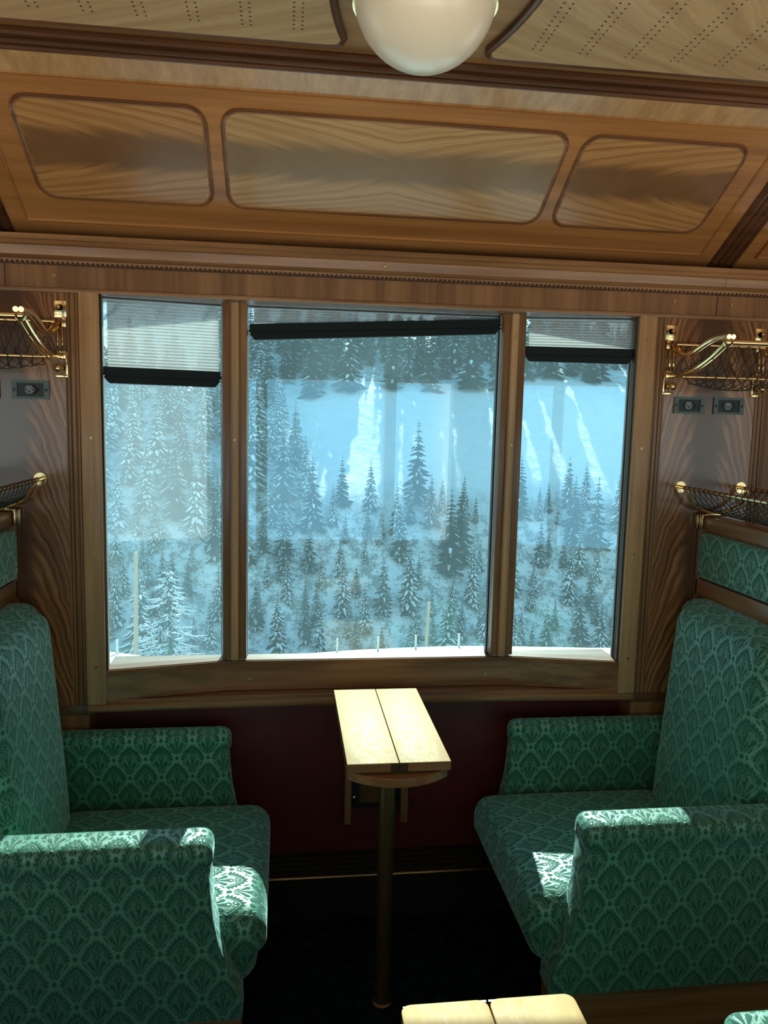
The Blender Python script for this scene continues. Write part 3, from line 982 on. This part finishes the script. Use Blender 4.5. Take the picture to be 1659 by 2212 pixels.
make_socket(-0.930, 1.549, 'grey wall socket alone in view below the left luggage rack')
make_socket(-1.055, 1.549, 'grey wall socket on the left picture edge showing only a sliver of plate')

# ------------------------------------------------------------------ luggage racks
net_mat = mat_plain('dark green cord net', (0.018, 0.032, 0.027), 0.8)
def net_surface(P, nu, nv, k=5, r=0.0011):
    """two crossing families of cords over a surface P(u, v)"""
    mb = MB()
    for sgn in (1, -1):
        for i in range(-nv, nu + nv + 1):
            pts = []
            for j in range(nv * k + 1):
                v = j / (nv * k); u = (i + sgn * v * nv * 0.5 + (0 if sgn > 0 else nv * .5)) / nu
                if -1e-6 <= u <= 1 + 1e-6: pts.append(P(min(1, max(0, u)), v))
            if len(pts) > 2: mb.tube(pts, r, 4, 0, caps=False)
    return mb

def make_rack(sx, label):
    t = empty('luggage_rack', (sx * 0.985, 0, 1.70))
    tag(t, label, 'luggage rack', 'brass luggage racks with nets')
    X = lambda x: sx * x
    lash = MB()
    for x, k in ((0.850, 1), (1.128, -1)):
        b = MB()
        b.box((X(x - .016), -0.004, 1.738), (X(x + .016), 0, 1.783), 0, 0.002)          # upper plate
        b.lathe([(0, -.013), (.006, -.013), (.0075, -.010), (.0085, -.003), (.0085, 0)], (X(x), -0.004, 1.765), 'y', 6)
        b.ball((X(x), -0.017, 1.765), 0.0055, 0, 10, 6)
        b.box((X(x - .018), -0.018, 1.712), (X(x - .006), 0, 1.740), 0, 0.003)
        b.box((X(x - .017), -0.012, 1.583), (X(x + .014), 0, 1.592), 0, 0.0015)         # foot
        b.box((X(x - .018), -0.010, 1.583), (X(x - .012), 0, 1.650), 0, 0.0015)
        b.tube([(X(x), -0.0, 1.607), (X(x), -0.022, 1.607)], 0.0095, 12)
        b.box((X(x - .016), -0.020, 1.630), (X(x + .002), 0, 1.652), 0, 0.003)
        for dx in (-0.006, 0.006):                                                     # bowed upright straps
            b.tube(spline([(X(x + dx), -0.012, 1.712), (X(x + dx - .003), -0.020, 1.690), (X(x + dx - .003), -0.022, 1.665), (X(x + dx), -0.012, 1.640)], 5), 0.0028, 8, 0, flat=1.6)
        for dx in (-0.0060, 0.0060):                                                   # twin S-arm and twin lower strut
            b.tube(spline([(X(x + .010 + dx), -0.006, 1.722), (X(x + .010 + dx), -0.041, 1.702), (X(x + .010 + dx), -0.080, 1.690), (X(x + .010 + dx), -0.124, 1.6945),
                           (X(x + .010 + dx), -0.171, 1.709), (X(x + .010 + dx), -0.227, 1.722), (X(x + .010 + dx), -0.282, 1.724), (X(x + .010 + dx), -0.303, 1.7215)], 5), 0.0064, 10)
            b.tube(spline([(X(x + .010 + dx), -0.284, 1.703), (X(x + .010 + dx), -0.233, 1.680), (X(x + .010 + dx), -0.178, 1.660), (X(x + .010 + dx), -0.131, 1.647),
                           (X(x + .010 + dx), -0.082, 1.638), (X(x + .010 + dx), -0.029, 1.635), (X(x + .004 + dx), -0.006, 1.638)], 5), 0.0062, 10)
        b.ball((X(x + .010), -0.288, 1.709), 0.0135, 0, 14, 8)
        o = b.obj('bracket', brass, t)
        kn = MB(); kn.ball((X(x + .002), -0.028, 1.606), 0.0115, 0, 14, 8)
        kn.obj('knob', brass, o)
        # cord lashings round the strut
        l = lash
        for w in (0.25, 0.36, 0.47, 0.58, 0.68, 0.78, 0.87):
            y = -0.284 * (1 - w) - 0.03 * w
            z = 1.703 - 0.068 * (w ** 0.75)
            l.tube([(X(x + .010 + .0140 * math.cos(a)), y + .002 * math.sin(a), z + .0080 * math.sin(a)) for a in [k2 * math.pi / 6 for k2 in range(12)]], 0.0009, 5, 0, closed=True)
    for nm, y, z, r in (('front_rail', -0.288, 1.709, 0.0078), ('back_rail', -0.024, 1.726, 0.0048), ('bottom_rail', -0.070, 1.632, 0.0042)):
        m = MB(); m.tube([(X(0.858), y, z), (X(1.132), y, z)], r, 12)
        m.obj(nm, brass, t)
    crv = spline([(0, -0.024, 1.724), (0, -0.030, 1.672), (0, -0.062, 1.622), (0, -0.125, 1.612), (0, -0.205, 1.642), (0, -0.284, 1.704)], 6)
    def P(u, v):
        f = v * (len(crv) - 1); i = min(int(f), len(crv) - 2); q = crv[i].lerp(crv[i + 1], f - i)
        sag = 0.016 * math.sin(math.pi * u) * math.sin(math.pi * v)
        return (X(lerp(0.868, 1.122, u)), q.y, q.z - sag)
    nm = net_surface(P, 9, 8); nm.add(lash.v, lash.f); nm.obj('net', net_mat, t)
make_rack(1, 'brass luggage rack with dark net high on the right wall above two sockets')
make_rack(-1, 'brass luggage rack with dark net high on the left picture edge')

def make_basket(sx, label):
    """narrow net basket lying along the top of the seat frame"""
    t = empty('net_basket', (sx * 1.008, -0.3, 1.235))
    tag(t, label, 'basket', 'net baskets on the seat frames')
    X = lambda x: sx * x
    for x in (0.913, 1.106):
        m = MB(); m.tube([(X(x), 0.0, 1.312), (X(x), -0.64, 1.312)], 0.0052, 10)
        m.lathe([(0, -.006), (.011, -.006), (.016, -.003), (.017, 0)], (X(x), -0.001, 1.312), 'y', 18)
        m.obj('rail', brass, t)
    for y in (-0.030, -0.60):
        u = MB()
        for d in (0, -0.012):
            u.tube(spline([(X(0.914), y + d, 1.310), (X(0.924), y + d, 1.283), (X(0.945), y + d, 1.258), (X(0.975), y + d, 1.244), (X(1.010), y + d, 1.240),
                           (X(1.044), y + d, 1.244), (X(1.074), y + d, 1.258), (X(1.096), y + d, 1.283), (X(1.105), y + d, 1.310)], 5), 0.0036, 8)
        u.box((X(0.985), y - .022, 1.231), (X(1.035), y + .008, 1.240), 0, 0.002)
        u.obj('cradle', brass, t)
    def P(u, v):
        a = v * 2 - 1
        z = 1.244 + 0.066 * abs(a) ** 2.2 - 0.004 * math.sin(math.pi * u)
        return (X(1.0095 + 0.0955 * math.copysign(abs(a) ** 0.8, a)), lerp(-0.012, -0.625, u), z)
    l = net_surface(P, 20, 8, 5, 0.0011)
    for x in (0.913, 1.106):
        for k in range(22):
            y = -0.03 - k * 0.027
            l.tube([(X(x + .0062 * math.cos(a)), y + .001 * math.sin(a), 1.312 + .0062 * math.sin(a)) for a in [q * math.pi / 4 for q in range(8)]], 0.0009, 4, 0, closed=True)
    l.obj('net', net_mat, t)
make_basket(1, 'narrow brass net basket on top of the right seat frame')
make_basket(-1, 'narrow brass net basket on top of the left seat frame')

# ------------------------------------------------------------------ ceiling lamp
def lamp():
    t = empty('ceiling_lamp', (-0.03, -0.90, 2.25))
    tag(t, 'round opal glass globe in a brass ring on the ceiling', 'lamp')
    c = (-0.048, -0.90, 2.160)
    m, nt = new_mat('opal glass')
    n = nt.noise(nt.coords('Object'), 6.0, 2, 0.5)
    p = principled(nt, nt.mix(n, (0.70, 0.66, 0.54), (0.62, 0.60, 0.50)), 0.30, 0, 0.5, 0.1, 0.15)
    p.inputs['Subsurface Weight'].default_value = 0.0
    g = MB(); g.ball(c, 0.113, 0, 48, 24)
    g.obj('globe', m, t, angle=80)
    r = MB()
    r.lathe([(0.1100, -0.003), (0.1145, -0.004), (0.1165, 0.0), (0.1145, 0.004), (0.1100, 0.003)], (c[0], c[1], c[2] - .016), 'z', 48)
    r.obj('ring', brass, t)
    b = MB()
    b.lathe([(0.128, 0.012), (0.135, 0.020), (0.130, 0.040), (0.136, 0.060), (0.15, 0.080), (0.15, 0.114)], c, 'z', 48)
    b.obj('base', wood_dark, t)
lamp()

# ------------------------------------------------------------------ outside: snow bank, valley and wooded slope
RIDGE = [(-30, -0.9), (-6, -0.62), (-3, -0.66), (-1.87, -0.736), (-1.41, -0.84), (-0.82, -0.91), (-0.3, -0.86), (0.083, -0.776), (0.57, -0.757),
         (1.0, -0.741), (1.7, -0.724), (1.94, -0.737), (3.05, -0.782), (6, -0.80), (40, -0.9)]
PROF = [(6.5, -1.35), (9, -3.0), (12, -4.6), (20, -6.8), (30, -9.5), (45, -14.0), (56, -18.2), (60, -17.6), (73, -6.6), (93.5, 4.4), (102, 8.3),
        (120, 16.0), (150, 30.0), (190, 50.0), (260, 86.0), (400, 160.0)]
def interp(T, x):
    if x <= T[0][0]: return T[0][1]
    for (a, p), (b, q) in zip(T, T[1:]):
        if x <= b: return lerp(p, q, (x - a) / (b - a))
    return T[-1][1]
def und(x, y):
    return math.sin(x * .11 + y * .05) * .5 + math.sin(x * .041 - y * .083 + 1.3) * .7 + math.sin(x * .23 + y * .19 + .4) * .22
def ground_z(x, y):
    if y <= 6.5:
        r = interp(RIDGE, x)
        if y < 5: return lerp(-1.25, r, max(0, min(1, (y - 0.25) / 4.75)) ** 0.8)
        return lerp(r, -1.35, ((y - 5) / 1.5) ** 1.6)
    return interp(PROF, y) + und(x, y) * min(1.3, max(0, (y - 8) / 45))

def mk_snow():
    m, nt = new_mat('snow')
    n = nt.noise(nt.coords('Object'), 3.0, 4, 0.6)
    principled(nt, nt.mix(n, (0.80, 0.84, 0.88), (0.90, 0.92, 0.93)), 0.7, 0, 0.2, 0, 0.1, nt.bump(n, 0.35, 0.15))
    return m
snow = mk_snow()
def mk_slope():
    m, nt = new_mat('snowy slope with brush')
    co = nt.coords('Object'); x, y, z = nt.sep(co)
    n1 = nt.noise(co, 0.22, 4, 0.6); n2 = nt.noise(nt.comb(x * 1.6, y * 1.1, z * 2.0), 0.55, 5, 0.66)
    n3 = nt.noise(nt.comb(x * 5.0, y * 2.0, z * 6.0), 0.8, 3, 0.65)
    low = nt.step(y, 76.0, 69.0)
    upr = nt.step(y, 92.0, 99.0)
    left = nt.step(x + y * 0.06 + n1 * 6.0, 12.0, 5.0)
    dens = (low * 0.95).max(upr * 0.7).max(left * 0.75)
    brush = nt.step(n2 * 0.6 + n3 * 0.4 + n1 * 0.12, 0.50, 0.64) * dens
    rip = nt.noise(nt.comb(x * 0.8, y * 0.35, z * 0.8), 1.0, 4, 0.55)
    c = nt.mix(brush, nt.mix(rip, (0.78, 0.82, 0.86), (0.90, 0.92, 0.93)), nt.mix(n3, (0.16, 0.19, 0.185), (0.34, 0.37, 0.36)))
    principled(nt, c, 0.8, 0, 0.1, 0, 0.1, nt.bump(rip * 0.6 + n2 * 0.4, 0.7, 0.5))
    return m

def terrain():
    def grid(xs, ys, name, mt):
        vs = [(x, y, ground_z(x, y)) for y in ys for x in xs]
        n = len(xs)
        fs = [(j * n + i, j * n + i + 1, (j + 1) * n + i + 1, (j + 1) * n + i) for j in range(len(ys) - 1) for i in range(n - 1)]
        mb = MB(); mb.add(vs, fs)
        return struct(mb.obj(name, mt, angle=180))
    xs = [-30 + 0.5 * i for i in range(141)]
    grid(xs, [0.22, 1, 2, 3, 4, 4.5, 4.8, 5.0, 5.2, 5.5, 5.9, 6.3, 6.5], 'ground_snow_bank', snow)
    xs = [-90 + 2.0 * i for i in range(121)]
    ys = [6.5, 7.5, 9, 10.5, 12, 14, 17] + [20 + 2 * k for k in range(56)] + [134 + 8 * k for k in range(36)]
    grid(xs, ys, 'hillside', mk_slope())
terrain()

# ---- trees
needle = mat_plain('spruce needles', (0.026, 0.050, 0.052), 0.8, 0, 0.1)
needle_grey = mat_plain('frosted needles', (0.06, 0.105, 0.105), 0.85, 0, 0.1)
bark = mat_plain('bark', (0.09, 0.065, 0.05), 0.9)
snow_tree = mat_plain('snow on branches', (0.84, 0.88, 0.92), 0.8, 0, 0.1)
post_wood = mat_plain('weathered pole', (0.42, 0.30, 0.21), 0.8)

def spruce_parts(rnd, whorls, per, spread, snow_amt, droop, sn=(.2, .45)):
    """unit-height spruce: trunk, needles, snow as three builders"""
    T, N, S = MB(), MB(), MB()
    T.tube([(0, 0, -0.04), (0, 0, 0.5), (0, 0, 0.98)], [0.018, 0.011, 0.002], 6)
    for w in range(whorls):
        t = (w + rnd.random() * .6) / whorls
        z0 = 0.06 + 0.93 * t
        L = spread * (1 - t) ** 0.85 * (0.85 + .3 * rnd.random()) + 0.012
        k = max(4, int(per * (1 - 0.45 * t)))
        a0 = rnd.random() * 6.28
        for b in range(k):
            a = a0 + 6.283 * b / k + rnd.uniform(-.25, .25)
            l = L * rnd.uniform(.72, 1.15)
            dr = droop * rnd.uniform(.7, 1.3)
            ca, sa = math.cos(a), math.sin(a)
            wd = l * rnd.uniform(.26, .36)
            pts = []
            for f, ww in ((0.05, .35), (0.45, 1.0), (0.8, .62), (1.0, 0.05)):
                r = l * f; zz = z0 - l * dr * (f ** 1.3) + l * .12 * f * f
                lat = wd * ww
                pts.append(((ca * r - sa * lat, sa * r + ca * lat, zz - lat * .75), (ca * r, sa * r, zz), (ca * r + sa * lat, sa * r - ca * lat, zz - lat * .75)))
            vs = [p for q in pts for p in q]
            fs = [(3 * i + j, 3 * i + j + 1, 3 * i + j + 4, 3 * i + j + 3) for i in range(3) for j in range(2)]
            N.add(vs, fs)
            if rnd.random() < snow_amt:
                sc, h = rnd.uniform(*sn), .008
                vs = []
                for q in pts[1:]:
                    m = q[1]
                    for e in (q[0], q[1], q[2]):
                        vs.append((lerp(m[0], e[0], sc), lerp(m[1], e[1], sc), lerp(m[2], e[2], sc * .8) + h))
                S.add(vs, [(3 * i + j, 3 * i + j + 1, 3 * i + j + 4, 3 * i + j + 3) for i in range(2) for j in range(2)])
    return T, N, S

def mesh_of(mb, name, mats):
    o = mb.obj(name, mats, None, flat=True)
    me = o.data; bpy.data.objects.remove(o)
    return me
def merged(parts):
    mb = MB()
    for i, p in enumerate(parts): mb.add(p.v, p.f, i)
    return mb
rnd = random.Random(7)
KINDS = {}
for key, cnt, args, nm in (('dark', 3, (20, 10, .19, .30, .55), needle), ('snowy', 4, (17, 10, .20, .95, .75, (.35, .7)), needle_grey), ('plain', 3, (18, 9, .20, .60, .6), needle), ('laden', 4, (17, 10, .19, .92, .8, (.3, .62)), needle)):
    KINDS[key] = []
    for i in range(cnt):
        p = spruce_parts(rnd, *args)
        KINDS[key].append((mesh_of(merged(p), 'spruce_' + key, [bark, nm, snow_tree]),
                           [mesh_of(p[0], 'trunk', [bark]), mesh_of(p[1], 'foliage', [nm]), mesh_of(p[2], 'snow', [snow_tree])]))

def tree(kind, x, y, h, label, group=None, parts=False, wide=1.0):
    me, pm = KINDS[kind][rnd.randrange(len(KINDS[kind]))]
    z = ground_z(x, y) - 0.05
    rz = rnd.uniform(0, 6.28)
    if parts:
        t = empty('spruce_tree', (x, y, z)); t.rotation_euler = (0, 0, rz); t.scale = (h * wide, h * wide, h)
        for m, nm in zip(pm, ('trunk', 'foliage', 'branch_snow')):  # last part is the snow lying on the boughs
            o = bpy.data.objects.new(nm, m); col.objects.link(o); o.parent = t
    else:
        t = bpy.data.objects.new('spruce_tree', me); col.objects.link(t)
        t.location = (x, y, z); t.rotation_euler = (0, 0, rz); t.scale = (h * wide, h * wide, h)
    return tag(t, label, 'tree', group)

def at(px, y):                                     # bearing of a spot on the slope, in metres along the car
    return -0.262 + (px - 615) / 1690.0 * (y + 2.2)

SPOTS = []
def free(x, y, h):
    r = 0.17 * h
    for a, b, q in SPOTS:
        if (a - x) ** 2 + (b - y) ** 2 < (r + q) ** 2: return False
    SPOTS.append((x, y, r)); return True

def forest():
    def key(kind, px, y, h, label, wide=1.0):
        x = at(px, y); SPOTS.append((x, y, .17 * h)); tree(kind, x, y, h, label, None, True, wide)
    key('dark', 984, 66.5, 7.9, 'taller of the two dark spruces standing close together at the right of the middle pane', .95)
    key('dark', 1008, 67.5, 7.6, 'dark spruce leaning into its taller neighbour at the right of the middle pane', .95)
    key('plain', 740, 72, 4.9, 'lone dark spruce before the sunlit snow patch in the middle pane')
    key('plain', 905, 73, 8.2, 'big spruce on the blue snow field left of the two dark spruces')
    key('plain', 870, 67.5, 5.2, 'small spruce below the big one on the snow field')
    key('dark', 1140, 71, 6.2, 'spruce close to the left edge of the right pane on the snow field')
    key('dark', 1268, 68.5, 6.6, 'spruce near the middle of the right pane below the snow field')
    key('plain', 1322, 68, 6.9, 'spruce at the right edge of the right pane below the snow field')
    key('plain', 1192, 67, 4.4, 'small spruce low in the right pane left of centre')
    key('snowy', 310, 31, 5.2, 'tall snow-laden spruce behind the leaning pole in the left pane')
    def fill(n, kinds, ys, pxs, hs, lab, g, wide=(.9, 1.05), hy=None):
        done = tries = 0
        gaps = ((768, 845), (1330, 1440)) if g.startswith('dark') else ()
        while done < n and tries < n * 40:
            tries += 1
            y = rnd.uniform(*ys); px = rnd.uniform(*(pxs(y) if callable(pxs) else pxs)); h = rnd.uniform(*hs)
            if hy: h *= hy(y)
            if any(p < px < q for p, q in gaps):
                if y < 103: continue
                h = min(h, rnd.uniform(4.0, 6.0))
            x = at(px, y)
            if not free(x, y, h): continue
            tree(rnd.choice(kinds), x, y, h, lab, g, False, rnd.uniform(*wide)); done += 1
    fill(95, ('dark', 'dark', 'plain'), (93, 112), (480, 1440), (6.5, 11.0), 'dark spruce in the tree line along the top of the snow field', 'dark spruces along the top of the snow field')
    for q in ((752, 858), (1318, 1440)):
        fill(13, ('dark', 'plain'), (102, 108), q, (5.0, 6.6), 'low dark spruce closing a gap in the tree line above the snow field', 'low spruces in the gaps of the tree line')
    fill(45, ('plain', 'snowy', 'dark'), (114, 190), (200, 1420), (7, 12), 'snow-dusted spruce on the upper hillside above the tree line', 'spruces on the upper hillside')
    fill(85, ('snowy', 'snowy', 'plain'), (68, 100), lambda y: (190, 690 - (y - 68) * 3.4), (4.6, 8.0), 'frosted spruce in the dense wood left of the snow field', 'frosted spruces left of the snow field')
    fill(120, ('laden', 'laden', 'laden', 'plain'), (59, 72), (200, 1400), (2.4, 6.2), 'small snow-covered spruce on the brushy lower slope', 'snow-covered spruces on the lower slope', (.8, 1.05), None)
forest()

def bare_spruce(x, y, h):
    z = ground_z(x, y)
    t = empty('bare_spruce', (x, y, z))
    tag(t, 'open-branched spruce with snow-lined boughs low in the left pane', 'tree')
    T, B, S = MB(), MB(), MB()
    r = random.Random(3)
    T.tube([(x, y, z), (x + .05, y, z + h * .5), (x, y, z + h)], [.07, .045, .008], 7)
    for w in range(20):
        f = (w + .3) / 20; z0 = z + h * (0.10 + .88 * f); L = h * .42 * (1 - f) ** .8 + .12
        for k in range(8):
            a = r.uniform(0, 6.28); l = L * r.uniform(.6, 1.1); ca, sa = math.cos(a), math.sin(a)
            pts = [Vector((x + ca * l * q, y + sa * l * q, z0 - l * .42 * q + l * .20 * q * q)) for q in (0.02, .35, .7, 1.0)]
            B.tube(pts, [.020, .016, .011, .004], 4)
            S.tube([p + Vector((0, 0, .022)) for p in pts[1:]], [.024, .020, .006], 4, 0, flat=.7)
            for q in (.35, .5, .65, .8):
                for sd in (-1, 1):
                    p = Vector((x + ca * l * q, y + sa * l * q, z0 - l * .42 * q + l * .20 * q * q))
                    aa = a + sd * r.uniform(.6, 1.0); l2 = l * .38 * (1.1 - q)
                    e = p + Vector((math.cos(aa) * l2, math.sin(aa) * l2, -l2 * .35))
                    B.tube([p, e], [.010, .003], 3)
                    if r.random() < .7: S.tube([p + Vector((0, 0, .012)), e + Vector((0, 0, .012))], [.013, .005], 3)
    T.obj('trunk', bark, t); B.obj('foliage', needle_grey, t); S.obj('branch_snow', snow_tree, t)  # third mesh is the snow lining the boughs
bare_spruce(-3.55, 20.5, 4.1)
bare2 = None

def poles():
    t = MB(); t.tube([(-3.30, 14.0, ground_z(-3.3, 14.0) - .1), (-3.24, 14.0, -1.35)], [.055, .042], 10)
    tag(t.obj('wooden_pole', post_wood), 'thin leaning pale wooden pole in the left pane', 'pole')
    t = MB(); t.tube([(3.9, 20.0, ground_z(3.9, 20.0) - .1), (4.0, 20.0, -3.9)], [.055, .045], 10)
    tag(t.obj('wooden_pole', post_wood), 'short pale wooden pole low in the middle pane', 'pole')
    stake = mat_plain('pale stake', (0.62, 0.58, 0.48), 0.7)
    names = {262: 'thin pale stake in the snow bank in the left pane', 520: 'thin pale stake in the snow bank at the left edge of the middle pane',
             735: 'thin pale stake in the snow bank just left of the table, middle pane', 827: 'thin pale stake in the snow bank right above the table, middle pane',
             912: 'thin pale stake in the snow bank right of the table, middle pane', 1011: 'thin pale stake in the snow bank near the right mullion, middle pane',
             1112: 'thin pale stake in the snow bank at the left edge of the right pane'}
    for px, lab in names.items():
        x = -0.262 + (px - 615) / 1690.0 * 7.45
        z = ground_z(x, 5.25)
        t = MB(); t.box((x - .009, 5.24, z - .1), (x + .009, 5.26, z + (0.13 if px != 520 else .19)))
        tag(t.obj('marker_stake', stake), lab, 'stake', 'marker stakes in the snow bank')
poles()
